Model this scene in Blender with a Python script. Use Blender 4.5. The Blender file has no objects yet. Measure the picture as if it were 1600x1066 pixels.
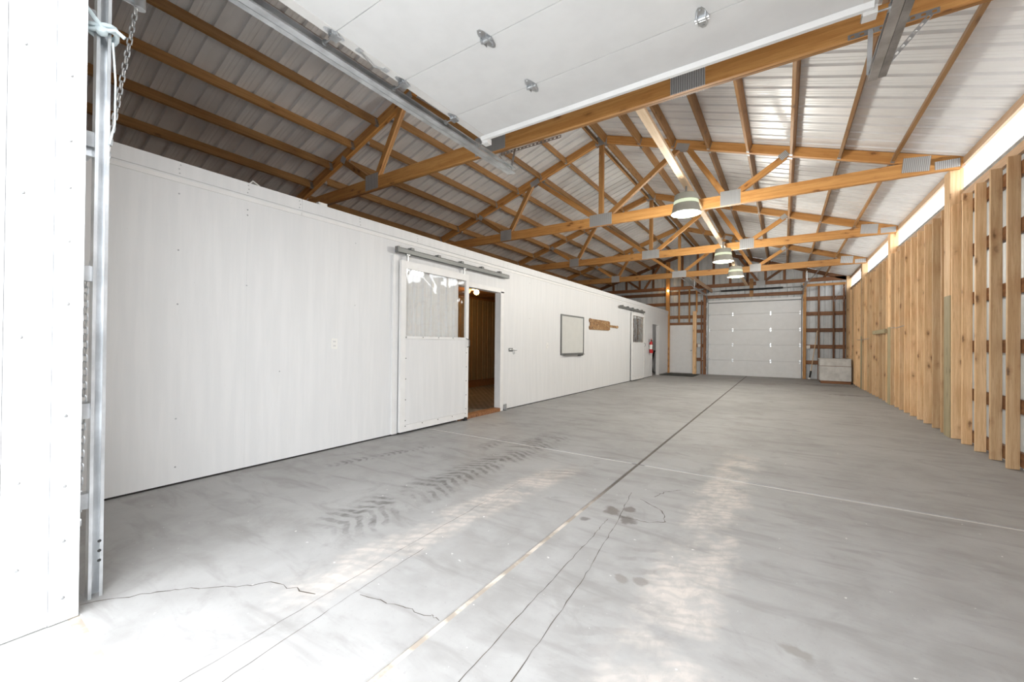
import bpy, bmesh, math, random
from mathutils import Vector, Matrix
random.seed(7)
SC = bpy.context.scene
COL = SC.collection

# ------------------------------------------------------------------ camera
FPX, YAW, PIT, ROL, CAMH = 636.3, math.radians(33.686), math.radians(.379), math.radians(.544), 1.198
Fv = Vector((-math.sin(YAW)*math.cos(PIT), math.cos(YAW)*math.cos(PIT), math.sin(PIT)))
Rv = Vector((math.cos(YAW), math.sin(YAW), 0)); Uv = Rv.cross(Fv)
R2 = Rv*math.cos(ROL)+Uv*math.sin(ROL); U2 = Uv*math.cos(ROL)-Rv*math.sin(ROL)
cd = bpy.data.cameras.new('camera'); cam = bpy.data.objects.new('camera', cd); COL.objects.link(cam)
cd.sensor_width = 36; cd.lens = FPX*36/1600; cd.clip_start = .02; cd.clip_end = 300
M = Matrix((R2, U2, -Fv)).transposed().to_4x4(); M.translation = (0, 0, CAMH)
cam.matrix_world = M; SC.camera = cam

# ------------------------------------------------------------------ world and light
w = bpy.data.worlds.new('overcast_sky'); SC.world = w; w.use_nodes = True
bg = w.node_tree.nodes['Background']
bg.inputs['Color'].default_value = (.93, .965, 1, 1); bg.inputs['Strength'].default_value = 9.2
def portal(name, loc, rot, sx, sy):                       # helps the renderer find the sky through the openings
    l = bpy.data.lights.new(name, 'AREA'); l.shape = 'RECTANGLE'; l.size = sx; l.size_y = sy
    l.cycles.is_portal = True
    o = bpy.data.objects.new(name, l); COL.objects.link(o); o.location = loc; o.rotation_euler = rot
portal('door_portal', (-1.04, .21, 1.53), (math.radians(90), 0, math.radians(0)), 3.0, 3.04)
portal('strip_portal', (2.09, 9.5, 3.5), (math.radians(90), 0, math.radians(90)), 18.2, .40)
vs = SC.view_settings
vs.view_transform = 'Standard'; vs.look = 'None'; vs.gamma = 1; vs.use_curve_mapping = False
vs.exposure = -0.20
SC.cycles.max_bounces = 14; SC.cycles.diffuse_bounces = 8; SC.cycles.glossy_bounces = 4
SC.cycles.transparent_max_bounces = 12

# ------------------------------------------------------------------ materials
class NT:
    def __init__(s, name):
        s.m = bpy.data.materials.new(name); s.m.use_nodes = True; s.t = s.m.node_tree; s.n = s.t.nodes
        s.b = s.n['Principled BSDF']; s.out = s.n['Material Output']
    def node(s, typ, **kw):
        o = s.n.new(typ)
        for k, v in kw.items():
            if k in o.bl_rna.properties: setattr(o, k, v)
            else: o.inputs[k].default_value = v
        return o
    def link(s, a, b): s.t.links.new(a, b)
    def math(s, op, a, b=None, c=None, clamp=False):
        o = s.n.new('ShaderNodeMath'); o.operation = op; o.use_clamp = clamp
        for i, v in enumerate((a, b, c)):
            if v is None: continue
            if isinstance(v, (int, float)): o.inputs[i].default_value = v
            else: s.link(v, o.inputs[i])
        return o.outputs[0]
    def ss(s, x, lo, hi, a=0., b=1.):
        o = s.n.new('ShaderNodeMapRange'); o.interpolation_type = 'SMOOTHSTEP'
        s.link(x, o.inputs['Value'])
        for k, v in (('From Min', lo), ('From Max', hi), ('To Min', a), ('To Max', b)): o.inputs[k].default_value = v
        return o.outputs[0]
    def mix(s, fac, a, b, mode='MIX'):
        o = s.n.new('ShaderNodeMix'); o.data_type = 'RGBA'; o.blend_type = mode; o.clamp_factor = True
        if isinstance(fac, (int, float)): o.inputs[0].default_value = fac
        else: s.link(fac, o.inputs[0])
        for i, v in ((6, a), (7, b)):
            if isinstance(v, tuple): o.inputs[i].default_value = (*v, 1) if len(v) == 3 else v
            else: s.link(v, o.inputs[i])
        return o.outputs[2]
    def noise(s, vec, scale, detail=4, rough=.55, dist=0., sc=None):
        if sc is not None:
            mp = s.n.new('ShaderNodeMapping'); mp.inputs['Scale'].default_value = sc; s.link(vec, mp.inputs[0]); vec = mp.outputs[0]
        o = s.node('ShaderNodeTexNoise', Scale=scale, Detail=detail, Roughness=rough, Distortion=dist); s.link(vec, o.inputs['Vector'])
        return o.outputs['Fac']
    def bump(s, h, strength=.2, dist=.01):
        o = s.node('ShaderNodeBump', Strength=strength, Distance=dist); s.link(h, o.inputs['Height']); s.link(o.outputs[0], s.b.inputs['Normal'])
    def objcoord(s):
        tc = s.n.new('ShaderNodeTexCoord'); oi = s.n.new('ShaderNodeObjectInfo')
        ad = s.n.new('ShaderNodeVectorMath'); ad.operation = 'ADD'
        ml = s.n.new('ShaderNodeVectorMath'); ml.operation = 'SCALE'; ml.inputs[0].default_value = (37, 53, 71); s.link(oi.outputs['Random'], ml.inputs['Scale'])
        s.link(tc.outputs['Object'], ad.inputs[0]); s.link(ml.outputs[0], ad.inputs[1])
        return ad.outputs[0], oi.outputs['Random']

def plain(name, col, rough=.5, metal=0., var=.06, emis=None, es=0.):
    k = NT(name); v, r = k.objcoord()
    n = k.noise(v, 6, 4)
    a = tuple(max(0, c*(1-var)) for c in col); b = tuple(min(1, c*(1+var)) for c in col)
    c = k.mix(k.ss(n, .3, .7), a, b); k.link(c, k.b.inputs['Base Color'])
    k.b.inputs['Roughness'].default_value = rough; k.b.inputs['Metallic'].default_value = metal
    if emis: k.b.inputs['Emission Color'].default_value = (*emis, 1); k.b.inputs['Emission Strength'].default_value = es
    return k.m

def wood(name, dark, mid, light, knots=.5, rough=.55, rnd=.25):
    k = NT(name); v, r = k.objcoord()
    g = k.noise(v, 1, 6, .62, .4, sc=(1.2, 26, 26))
    fine = k.noise(v, 1, 3, .7, 0, sc=(6, 160, 160))
    c = k.mix(k.ss(g, .38, .62), mid, light)
    c = k.mix(k.math('MULTIPLY', k.ss(g, .62, .75), .55), c, dark)
    c = k.mix(k.math('MULTIPLY', k.ss(fine, .50, .72), .42), c, dark)
    vor = k.node('ShaderNodeTexVoronoi', Scale=1.0, Randomness=1.0); mp = k.node('ShaderNodeMapping'); mp.inputs['Scale'].default_value = (3.2, 8, 8)
    k.link(v, mp.inputs[0])
    nz = k.node('ShaderNodeTexNoise', Scale=22.0, Detail=2.0); k.link(v, nz.inputs['Vector'])
    sb = k.node('ShaderNodeVectorMath', operation='MULTIPLY_ADD'); k.link(nz.outputs['Color'], sb.inputs[0]); sb.inputs[1].default_value = (.25, .25, .25); k.link(mp.outputs[0], sb.inputs[2])
    k.link(sb.outputs[0], vor.inputs['Vector'])
    kn = k.ss(vor.outputs['Distance'], .05, .19, 1, 0)
    halo = k.ss(vor.outputs['Distance'], .12, .36, .45, 0); c = k.mix(k.math('MULTIPLY', halo, knots), c, dark)
    c = k.mix(k.math('MULTIPLY', kn, knots), c, tuple(x*.45 for x in dark))
    hs = k.node('ShaderNodeHueSaturation'); k.link(c, hs.inputs['Color'])
    k.link(k.ss(r, 0, 1, 1-rnd, 1+rnd), hs.inputs['Value'])
    k.link(hs.outputs[0], k.b.inputs['Base Color']); k.b.inputs['Roughness'].default_value = rough
    k.bump(g, .15, .004)
    return k.m

M_ = {}
M_['truss'] = wood('truss_lumber', (.25, .085, .018), (.43, .20, .055), (.53, .275, .088), .8)
M_['purlin'] = wood('purlin_lumber', (.19, .085, .025), (.30, .15, .048), (.38, .205, .075), .6)
M_['stud'] = wood('pine_stud', (.40, .19, .075), (.64, .40, .20), (.78, .53, .30), .9, .6, .24)
M_['brace'] = wood('pale_brace', (.5, .3, .15), (.72, .52, .32), (.8, .6, .4), .3, .6, .05)
M_['treated'] = wood('treated_lumber', (.22, .17, .09), (.34, .28, .16), (.42, .34, .2), .4, .65, .1)
M_['girt'] = wood('girt_lumber', (.09, .028, .010), (.17, .066, .024), (.26, .12, .047), .5)
M_['eave'] = wood('eave_lumber', (.34, .19, .10), (.50, .32, .19), (.58, .39, .25), .5)
M_['deck'] = wood('stall_deck', (.12, .05, .02), (.22, .10, .04), (.28, .13, .05), .4)

k = NT('white_painted_ply'); v, r = k.objcoord()
n1 = k.noise(v, 1, 5, .6, 0, sc=(3, 14, 1.1)); n2 = k.noise(v, 30, 3)
c = k.mix(k.ss(n1, .35, .7), (.715, .72, .725), (.755, .757, .76)); sp = k.noise(v, 55, 2)
c = k.mix(k.ss(sp, .72, .78, 0, .35), c, (.5, .48, .45)); k.link(c, k.b.inputs['Base Color']); k.b.inputs['Roughness'].default_value = .5
k.bump(k.math('ADD', k.math('MULTIPLY', n1, .4), k.math('MULTIPLY', n2, .6)), .08, .004); M_['ply'] = k.m
M_['trim'] = plain('white_trim_paint', (.78, .775, .765), .45, 0, .03)
M_['doorskin'] = plain('white_door_steel', (.81, .82, .825), .42, 0, .02)
M_['jamb'] = plain('white_jamb_metal', (.70, .715, .73), .45, 0, .02)
M_['galv'] = plain('galvanised_steel', (.62, .64, .66), .32, .85, .18)
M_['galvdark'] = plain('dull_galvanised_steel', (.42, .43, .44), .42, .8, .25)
M_['black'] = plain('black_rubber', (.018, .018, .018), .6)
M_['darkmetal'] = plain('dark_grey_metal', (.16, .165, .16), .45, .3)
M_['dark'] = plain('dark_gap', (.03, .027, .025), .9)
M_['mat'] = plain('door_mat_fibre', (.045, .05, .045), .95, 0, .3)
M_['red'] = plain('red_enamel', (.55, .02, .02), .3)
M_['rope'] = plain('pale_blue_rope', (.62, .72, .76), .8, 0, .2)
M_['plastic'] = plain('white_plastic', (.82, .81, .78), .4, 0, .02)
M_['board'] = plain('whiteboard_skin', (.66, .665, .64), .25, 0, .02)
M_['lampgrey'] = plain('lamp_grey_enamel', (.42, .42, .37), .45)
M_['lens'] = plain('lit_lamp_lens', (.30, .34, .24), .4, 0, .10, (.90, 1, .72), .85)
M_['bulb'] = plain('lit_warm_bulb', (1, .8, .4), .4, 0, 0, (1, .62, .22), 40)
M_['bulboff'] = plain('unlit_flood_bulb', (.6, .58, .53), .3)
M_['tin'] = plain('siding_back_paint', (.56, .58, .59), .38, .1, .05)
M_['stalltin'] = plain('stall_liner_steel', (.36, .27, .15), .3, .3, .05)
M_['crate'] = plain('worn_white_paint', (.60, .59, .57), .6, 0, .12)
M_['soil'] = plain('bare_ground', (.50, .47, .43), .95, 0, .15)

k = NT('roof_steel_underside'); v, r = k.objcoord()
n = k.noise(v, 2.5, 4); c = k.mix(k.ss(n, .3, .7), (.70, .70, .70), (.77, .77, .77)); k.link(c, k.b.inputs['Base Color'])
k.b.inputs['Roughness'].default_value = .30; k.b.inputs['Metallic'].default_value = .05; M_['roof'] = k.m

k = NT('truss_plate_steel'); tc = k.node('ShaderNodeTexCoord')                       # rows of punched teeth
wv = k.node('ShaderNodeTexWave', Scale=16.0, Distortion=.6); wv.wave_profile = 'SIN'; k.link(tc.outputs['Object'], wv.inputs['Vector'])
c = k.mix(k.ss(wv.outputs['Fac'], .25, .75), (.33, .335, .34), (.60, .61, .62)); k.link(c, k.b.inputs['Base Color'])
k.b.inputs['Metallic'].default_value = .55; k.b.inputs['Roughness'].default_value = .45; k.bump(wv.outputs['Fac'], .5, .004); M_['plate'] = k.m

k = NT('clear_plastic_pane'); tr = k.node('ShaderNodeBsdfTransparent'); gl = k.node('ShaderNodeBsdfGlossy', Roughness=.015)
tr.inputs[0].default_value = (.985, .985, .98, 1)
tc = k.node('ShaderNodeTexCoord'); n = k.noise(tc.outputs['Object'], 3.2, 1, .4, .3)
bp_ = k.node('ShaderNodeBump', Strength=.55, Distance=.03); k.link(n, bp_.inputs['Height']); k.link(bp_.outputs[0], gl.inputs['Normal'])
lw = k.node('ShaderNodeLayerWeight'); fr = k.math('ADD', k.math('MULTIPLY', k.math('POWER', lw.outputs['Facing'], 5.0), .9), .05); mx = k.node('ShaderNodeMixShader'); k.link(fr, mx.inputs[0])
k.link(tr.outputs[0], mx.inputs[1]); k.link(gl.outputs[0], mx.inputs[2]); k.link(mx.outputs[0], k.out.inputs[0]); M_['pane'] = k.m

k = NT('translucent_light_panel'); tr = k.node('ShaderNodeBsdfTransparent'); tr.inputs[0].default_value = (.97, .97, .97, 1)
tl = k.node('ShaderNodeBsdfTranslucent'); tl.inputs[0].default_value = (.95, .95, .95, 1)
mx = k.node('ShaderNodeMixShader'); mx.inputs[0].default_value = .12; k.link(tr.outputs[0], mx.inputs[1]); k.link(tl.outputs[0], mx.inputs[2]); k.link(mx.outputs[0], k.out.inputs[0]); M_['skylight'] = k.m

k = NT('rubber_stall_mat'); tc = k.node('ShaderNodeTexCoord'); ck = k.node('ShaderNodeTexChecker', Scale=14.0); k.link(tc.outputs['Object'], ck.inputs['Vector'])
n = k.noise(tc.outputs['Object'], 5, 4); c = k.mix(ck.outputs['Fac'], (.13, .115, .10), (.19, .17, .15)); c = k.mix(k.ss(n, .45, .7, 0, .6), c, (.26, .22, .18))
k.link(c, k.b.inputs['Base Color']); k.b.inputs['Roughness'].default_value = .85; k.bump(ck.outputs['Fac'], .4, .01); M_['stallmat'] = k.m

def concrete(name, marks=True):
    k = NT(name); ge = k.node('ShaderNodeNewGeometry'); P = ge.outputs['Position']
    sp = k.node('ShaderNodeSeparateXYZ'); k.link(P, sp.inputs[0]); X, Y = sp.outputs[0], sp.outputs[1]
    big = k.noise(P, .9, 5, .6, .4); mid = k.noise(P, 5, 5, .62, .2); fine = k.noise(P, 60, 3)
    streak = k.noise(P, 1, 4, .6, .6, sc=(1.6, 7, 1)); swirl = k.noise(P, 2.2, 6, .65, 1.2)
    c = k.mix(k.ss(big, .3, .7), (.29, .283, .275), (.375, .37, .365))
    c = k.mix(k.ss(mid, .35, .7, 0, .55), c, (.41, .405, .40))
    c = k.mix(k.ss(streak, .48, .72, 0, .55), c, (.235, .226, .216))
    c = k.mix(k.ss(swirl, .53, .70, 0, .45), c, (.245, .237, .227))
    c = k.mix(k.ss(fine, .60, .75, 0, .25), c, (.21, .203, .195))
    if marks:
        warp = k.math('SUBTRACT', k.noise(P, 2.0, 3), .5); warp2 = k.math('SUBTRACT', k.noise(P, 9.0, 3), .5)
        def band(x0, y0, x1, y1, half, pitch, chev, thr, pat, soft=.35, grit=.0):
            """tyre tread print from (x0,y0) to (x1,y1): bars set at an angle across the band"""
            L = math.hypot(x1-x0, y1-y0); ux, uy = (x1-x0)/L, (y1-y0)/L
            dx = k.math('SUBTRACT', X, x0); dy = k.math('SUBTRACT', Y, y0)
            u = k.math('ADD', k.math('MULTIPLY', dx, ux), k.math('MULTIPLY', dy, uy))
            vv = k.math('SUBTRACT', k.math('MULTIPLY', dx, -uy), k.math('MULTIPLY', dy, -ux))
            vv = k.math('ADD', vv, k.math('MULTIPLY', warp, .12))
            av = k.math('ABSOLUTE', vv)
            edge = k.ss(k.math('ADD', av, k.math('MULTIPLY', warp2, half*.9)), half*.45, half*1.25, 1, 0)
            ends = k.math('MULTIPLY', k.ss(u, -.1, soft, 0, 1), k.ss(u, L-soft, L+.1, 1, 0))
            ph = k.math('ADD', k.math('DIVIDE', k.math('ADD', u, k.math('ADD', k.math('MULTIPLY', av if chev else vv, .55), k.math('ADD', k.math('MULTIPLY', warp2, .07), k.math('MULTIPLY', warp, .25)))), pitch), 0)
            bars = k.math('SINE', k.math('MULTIPLY', ph, 6.2832))
            bars = k.ss(k.math('ADD', bars, k.math('MULTIPLY', warp2, 2.2)), thr-.5, thr+.6, 0, 1)
            m = k.math('MULTIPLY', edge, ends)
            patch = k.math('MULTIPLY', k.ss(k.noise(P, 2.6, 4, .6, .3), .36, .58, 0, 1), k.ss(k.noise(P, 14, 4, .7, .4, sc=(1, .5, 1)), .34, .6, .4, 1))
            m = k.math('MULTIPLY', m, patch)
            return k.math('MULTIPLY', m, k.math('ADD', k.math('MULTIPLY', bars, pat), 1-pat))
        def over(c, m, amt, col): return k.mix(k.math('MULTIPLY', m, amt), c, col)
        c = over(c, band(-3.66, 2.30, -3.40, 3.45, .075, .075, True, .0, .85, .15), .9, (.13, .125, .12))
        c = over(c, band(-2.42, 1.45, -2.46, 4.9, .24, .095, True, .0, .75), .95, (.145, .14, .133))
        c = over(c, band(-2.86, 3.4, -2.9, 4.6, .12, .10, True, .0, .8), .8, (.18, .172, .165))
        c = over(c, band(-1.95, .85, -1.72, 3.9, .17, .085, False, -.3, .5), 1.0, (.56, .51, .47))
        c = over(c, band(-1.72, 3.1, -1.68, 4.3, .16, .12, False, .1, .8), .7, (.22, .21, .20))
        c = over(c, band(-.42, 1.25, -.36, 5.2, .19, .07, False, -.4, .4), 1.0, (.56, .51, .47))
        c = over(c, band(-.66, 1.35, -.62, 2.6, .14, .13, False, .2, .9), .7, (.25, .24, .23))
        c = over(c, band(-2.6, 5.0, -2.5, 9.5, .3, .5, False, -.2, .6), .45, (.25, .24, .225))
        c = over(c, band(-.6, 4.6, -.5, 9.5, .3, .6, False, -.2, .6), .4, (.26, .24, .22))
        def spot(x, y, r, amt, col, st=1.):
            a = k.math('SUBTRACT', X, x); b = k.math('MULTIPLY', k.math('SUBTRACT', Y, y), st)
            d = k.math('SQRT', k.math('ADD', k.math('MULTIPLY', a, a), k.math('MULTIPLY', b, b)))
            d = k.math('ADD', d, k.math('MULTIPLY', warp2, r*3.0))
            return over(c, k.ss(d, r*.5, r*1.15, 1, 0), amt, col)
        for a in ((-1.02, 2.86, .07, .8, (.15, .13, .115), 1.), (-.90, 2.78, .06, .85, (.14, .125, .115), .8), (-.93, 2.95, .05, .75, (.14, .12, .11), 1.),
                  (-1.13, 2.62, .035, .7, (.14, .13, .12), 1.), (.04, 1.957, .05, .65, (.22, .205, .18), 1.), (-.68, 2.05, .04, .6, (.2, .18, .16), 1.), (-.6, 2.1, .04, .6, (.2, .18, .16), 1.),
                  (1.2, 15.9, .8, .5, (.10, .085, .075), 2.), (-.6, 15.2, .7, .35, (.17, .14, .12), 1.6), (1.35, 13.0, .45, .55, (.10, .085, .075), 2.6), (1.05, 14.0, .35, .4, (.12, .1, .09), 2.2)):
            c = spot(*a)
        flk = k.noise(P, 26, 2); c = k.mix(k.ss(flk, .735, .76, 0, .8), c, (.72, .71, .69))
    k.link(c, k.b.inputs['Base Color'])
    k.link(k.ss(mid, .3, .7, .62, .8), k.b.inputs['Roughness'])
    k.bump(k.math('ADD', k.math('MULTIPLY', fine, .5), k.math('MULTIPLY', mid, .5)), .12, .006)
    return k.m
M_['slab'] = concrete('worn_concrete'); M_['apron'] = plain('pale_bounce_concrete', (.50, .49, .475), .8, 0, .10)  # apron colour lightened to bounce more light up to roof and door
k = NT('joint_filler'); ge = k.node('ShaderNodeNewGeometry'); n = k.noise(ge.outputs['Position'], 6, 5)
c = k.mix(k.ss(n, .42, .58), (.36, .31, .26), (.62, .56, .49)); sp = k.node('ShaderNodeSeparateXYZ'); k.link(ge.outputs['Position'], sp.inputs[0])
on = k.ss(k.math('ABSOLUTE', k.math('ADD', sp.outputs[0], 1.21)), .05, .08, 1, 0)             # old dirt packed into the inner part of the long joint
c = k.mix(k.ss(k.math('ABSOLUTE', k.math('SUBTRACT', sp.outputs[1], 4.115)), .03, .05, .8, 0), c, (.68, .665, .64))   # pale sealant in the cross joint
c = k.mix(k.math('MULTIPLY', k.math('MULTIPLY', k.ss(k.math('ADD', sp.outputs[1], n), 3.0, 4.0), on), .93), c, (.10, .088, .078))
k.link(c, k.b.inputs['Base Color']); k.b.inputs['Roughness'].default_value = .95; M_['filler'] = k.m
M_['crack'] = plain('crack_shadowed_grit', (.10, .085, .07), .95, 0, .4)
k = NT('carved_board'); v, r = k.objcoord(); n = k.noise(v, 11, 4, .6, 1.8); g = k.noise(v, 1, 4, .6, 0, sc=(20, 2, 20))
c = k.mix(k.ss(g, .3, .7), (.24, .115, .035), (.32, .16, .05)); c = k.mix(k.ss(n, .54, .60, 0, .9), c, (.60, .42, .22)); c = k.mix(k.ss(k.noise(v, 14, 4, .6, 1.8), .56, .62, 0, .85), c, (.09, .04, .015))
k.link(c, k.b.inputs['Base Color']); k.b.inputs['Roughness'].default_value = .5; M_['carved'] = k.m

# ------------------------------------------------------------------ helpers
W = {}
def put(o, parent=None, Mx=None):
    Mx = Mx or Matrix.Identity(4); W[o.name] = Mx
    COL.objects.link(o); o.parent = parent
    o.matrix_basis = (W[parent.name].inverted() @ Mx) if parent else Mx
    return o
def T(v): return Matrix.Translation(Vector(v))
def tag(o, label=None, cat=None, group=None, kind=None):
    for kk, vv in (('label', label), ('category', cat), ('group', group), ('kind', kind)):
        if vv: o[kk] = vv
    return o
def empty(name, loc, label=None, cat=None, group=None, kind=None):
    o = bpy.data.objects.new(name, None); o.empty_display_size = .1
    return tag(put(o, None, T(loc)), label, cat, group, kind)

class MB:
    def __init__(s): s.v = []; s.f = []
    def add(s, vs, fs):
        b = len(s.v); s.v += [Vector(x) for x in vs]; s.f += [[b+i for i in f] for f in fs]; return s
    def box(s, x0, x1, y0, y1, z0, z1):
        vs = [(x, y, z) for z in (z0, z1) for y in (y0, y1) for x in (x0, x1)]
        return s.add(vs, [(0, 2, 3, 1), (4, 5, 7, 6), (0, 1, 5, 4), (2, 6, 7, 3), (0, 4, 6, 2), (1, 3, 7, 5)])
    def frame(s, p, q, up=(0, 0, 1)):
        p, q = Vector(p), Vector(q); x = (q-p).normalized(); up = Vector(up)
        if abs(x.dot(up)) > .98: up = Vector((0, 1, 0)) if abs(x.y) < .9 else Vector((1, 0, 0))
        y = up.cross(x).normalized(); return p, q, x, y, x.cross(y)
    def bar(s, p, q, w, h, up=(0, 0, 1)):
        p, q, x, y, z = s.frame(p, q, up); vs = []
        for e in (p, q):
            for a, b in ((-1, -1), (1, -1), (1, 1), (-1, 1)): vs.append(e+y*a*w/2+z*b*h/2)
        return s.add(vs, [(0, 3, 2, 1), (4, 5, 6, 7)]+[(i, (i+1) % 4, 4+(i+1) % 4, 4+i) for i in range(4)])
    def prism(s, prof, p, q, up=(0, 0, 1)):
        """closed profile [(y,z)] swept straight from p to q"""
        p, q, x, y, z = s.frame(p, q, up); n = len(prof); vs = [e+y*a+z*b for e in (p, q) for a, b in prof]
        return s.add(vs, [tuple(range(n))[::-1], tuple(range(n, 2*n))]+[(i, (i+1) % n, n+(i+1) % n, n+i) for i in range(n)])
    def tube(s, pts, r, n=8, closed=False):
        pts = [Vector(p) for p in pts]; m = len(pts); b = len(s.v)
        for i, p in enumerate(pts):
            d = (pts[(i+1) % m]-pts[i-1]) if closed else (pts[min(i+1, m-1)]-pts[max(i-1, 0)])
            d.normalize(); u = Vector((0, 0, 1)) if abs(d.z) < .9 else Vector((1, 0, 0)); a = d.cross(u).normalized(); c = d.cross(a)
            for j in range(n):
                t = 2*math.pi*j/n; s.v.append(p+(a*math.cos(t)+c*math.sin(t))*r)
        for i in range(m if closed else m-1):
            for j in range(n):
                i2 = (i+1) % m; s.f.append([b+i*n+j, b+i*n+(j+1) % n, b+i2*n+(j+1) % n, b+i2*n+j])
        if not closed: s.f.append([b+j for j in range(n)]); s.f.append([b+(m-1)*n+j for j in range(n)][::-1])
        return s
    def lathe(s, c, prof, n=24, axis=(0, 0, 1)):
        c = Vector(c); z = Vector(axis).normalized(); u = Vector((1, 0, 0)) if abs(z.x) < .9 else Vector((0, 1, 0)); a = z.cross(u).normalized(); d = z.cross(a); b = len(s.v)
        for r, h in prof:
            for j in range(n):
                t = 2*math.pi*j/n; s.v.append(c+z*h+(a*math.cos(t)+d*math.sin(t))*max(r, 1e-4))
        for i in range(len(prof)-1):
            for j in range(n): s.f.append([b+i*n+j, b+i*n+(j+1) % n, b+(i+1)*n+(j+1) % n, b+(i+1)*n+j])
        s.f.append([b+j for j in range(n)][::-1]); s.f.append([b+(len(prof)-1)*n+j for j in range(n)])
        return s
    def mesh(s, name, mat, smooth=False):
        me = bpy.data.meshes.new(name); me.from_pydata([tuple(v) for v in s.v], [], s.f)
        bm = bmesh.new(); bm.from_mesh(me); bmesh.ops.recalc_face_normals(bm, faces=bm.faces); bm.to_mesh(me); bm.free()
        me.materials.append(mat)
        if smooth:
            for p in me.polygons: p.use_smooth = True
            try: me.set_sharp_from_angle(angle=math.radians(38))
            except Exception: pass
        return me
    def build(s, name, mat, parent=None, smooth=False, org=None):
        if org is None:
            if parent is not None: org = W[parent.name].translation.copy()
            else:
                lo = [min(v[i] for v in s.v) for i in range(3)]; hi = [max(v[i] for v in s.v) for i in range(3)]
                org = Vector(((lo[0]+hi[0])/2, (lo[1]+hi[1])/2, lo[2]))
        org = Vector(org); s.v = [v-org for v in s.v]
        return put(bpy.data.objects.new(name, s.mesh(name, mat, smooth)), parent, T(org))

_bc = {}
def beam(name, p, q, w, h, mat, parent, up=(0, 0, 1), ch=.003):
    """one piece of lumber: its grain runs along the local X axis; alike pieces share their mesh"""
    p, q = Vector(p), Vector(q); L = (q-p).length; key = (round(L, 3), w, h, mat)
    if key not in _bc:
        a, b, e = w/2, h/2, min(ch, w/5, h/5)
        prof = [(-a+e, -b), (a-e, -b), (a, -b+e), (a, b-e), (a-e, b), (-a+e, b), (-a, b-e), (-a, -b+e)]
        mb = MB(); vs = [(x, y, z) for x in (0, L) for y, z in prof]
        mb.add(vs, [tuple(range(8))[::-1], tuple(range(8, 16))]+[(i, (i+1) % 8, 8+(i+1) % 8, 8+i) for i in range(8)])
        _bc[key] = mb.mesh(name, M_[mat])
    _, _, x, y, z = MB().frame(p, q, up)
    Mx = Matrix((x, y, z)).transposed().to_4x4(); Mx.translation = p
    return put(bpy.data.objects.new(name, _bc[key]), parent, Mx)
def inst(name, me, parent, Mx): return put(bpy.data.objects.new(name, me), parent, Mx)

# ------------------------------------------------------------------ plan of the building (metres)
XL, XRI, XRO, YF, YB = -4.186, 1.85, 1.985, .44, 18.69          # left wall face, stud face, right siding, front wall inside, back siding
XRIDGE, ZR, SL = -3.03, 5.37, .335                              # ridge
XW = -8.05                                                      # outer left wall
TY = [4.05+3.66*i for i in range(4)]
ZC = 3.56
def zroof(x): return ZR-SL*abs(x-XRIDGE)
SN = Vector((SL, 0, 1)).normalized()
cosr = 1/math.sqrt(1+SL*SL)

# ------------------------------------------------------------------ floor
floor = MB().box(XW, 2.0, YF-.0295, 18.9, -.20, -.006).build('floor', M_['filler'])
tag(floor, 'worn grey concrete floor slabs with sandy control joints and tyre prints', kind='structure')
XJ, YJ, J = -1.21, 4.115, .013
for x0, x1 in ((-4.26, XJ-J), (XJ+J, 1.99)):
    for y0, y1 in ((YF+.005, YJ-.017), (YJ+.017, 18.75)):
        m = MB(); e = .004
        lo = [(x0, y0), (x1, y0), (x1, y1), (x0, y1)]; hi = [(x0+e, y0+e), (x1-e, y0+e), (x1-e, y1-e), (x0+e, y1-e)]
        m.add([(a, b, -.013) for a, b in lo]+[(a, b, -e) for a, b in lo]+[(a, b, 0) for a, b in hi],
              [(3, 2, 1, 0), (8, 9, 10, 11)]+[(i, (i+1) % 4, 4+(i+1) % 4, 4+i) for i in range(4)]+[(4+i, 4+(i+1) % 4, 8+(i+1) % 4, 8+i) for i in range(4)])
        m.build('concrete_slab', M_['slab'], floor)
def crack(pts, wd, sub=7, jit=.012, z=.0006):
    P = []
    for a, b in zip(pts, pts[1:]):
        for i in range(sub): P.append(Vector((a[0]+(b[0]-a[0])*i/sub, a[1]+(b[1]-a[1])*i/sub, 0)))
    P.append(Vector((*pts[-1], 0))); rr = random.Random(len(pts)*31+int(abs(pts[0][0])*100))
    P = [p+Vector((rr.uniform(-jit, jit), rr.uniform(-jit, jit), 0)) for p in P]; vs = []; fs = []
    for i, p in enumerate(P):
        d = (P[min(i+1, len(P)-1)]-P[max(i-1, 0)]).normalized(); n = Vector((-d.y, d.x, 0)); ww = wd*rr.uniform(.25, 1)/2
        vs += [(p.x+n.x*ww, p.y+n.y*ww, z), (p.x-n.x*ww, p.y-n.y*ww, z)]
        if i: fs.append((2*i-2, 2*i-1, 2*i+1, 2*i))
    MB().add(vs, fs).build('crack', M_['crack'], floor)
crack([(-2.63, .47), (-2.466, .697), (-2.309, .849), (-2.113, 1.022), (-1.85, 1.11)], .008)
crack([(-1.67, 1.215), (-1.50, 1.25), (-1.29, 1.30), (-1.24, 1.31)], .005)
crack([(-.944, 1.0), (-.97, 1.7), (-.984, 2.392), (-1.0, 2.7)], .005, 14, .004)
crack([(-.794, 1.1), (-.84, 1.9), (-.92, 2.6), (-1.02, 3.3)], .005, 14, .005)
crack([(-.95, 2.8), (-.77, 2.80), (-.66, 2.88), (-.72, 3.05), (-.92, 3.2)], .008, 6, .008)
crack([(-1.75, .5), (-1.83, 1.5), (-1.86, 2.2), (-1.9, 3.0)], .003, 12, .004)
crack([(-1.62, .5), (-1.7, 1.2), (-1.74, 1.7)], .003, 12, .004)
crack([(-.85, 3.3), (-.80, 3.45), (-.7, 3.6)], .008, 6, .01)

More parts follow.
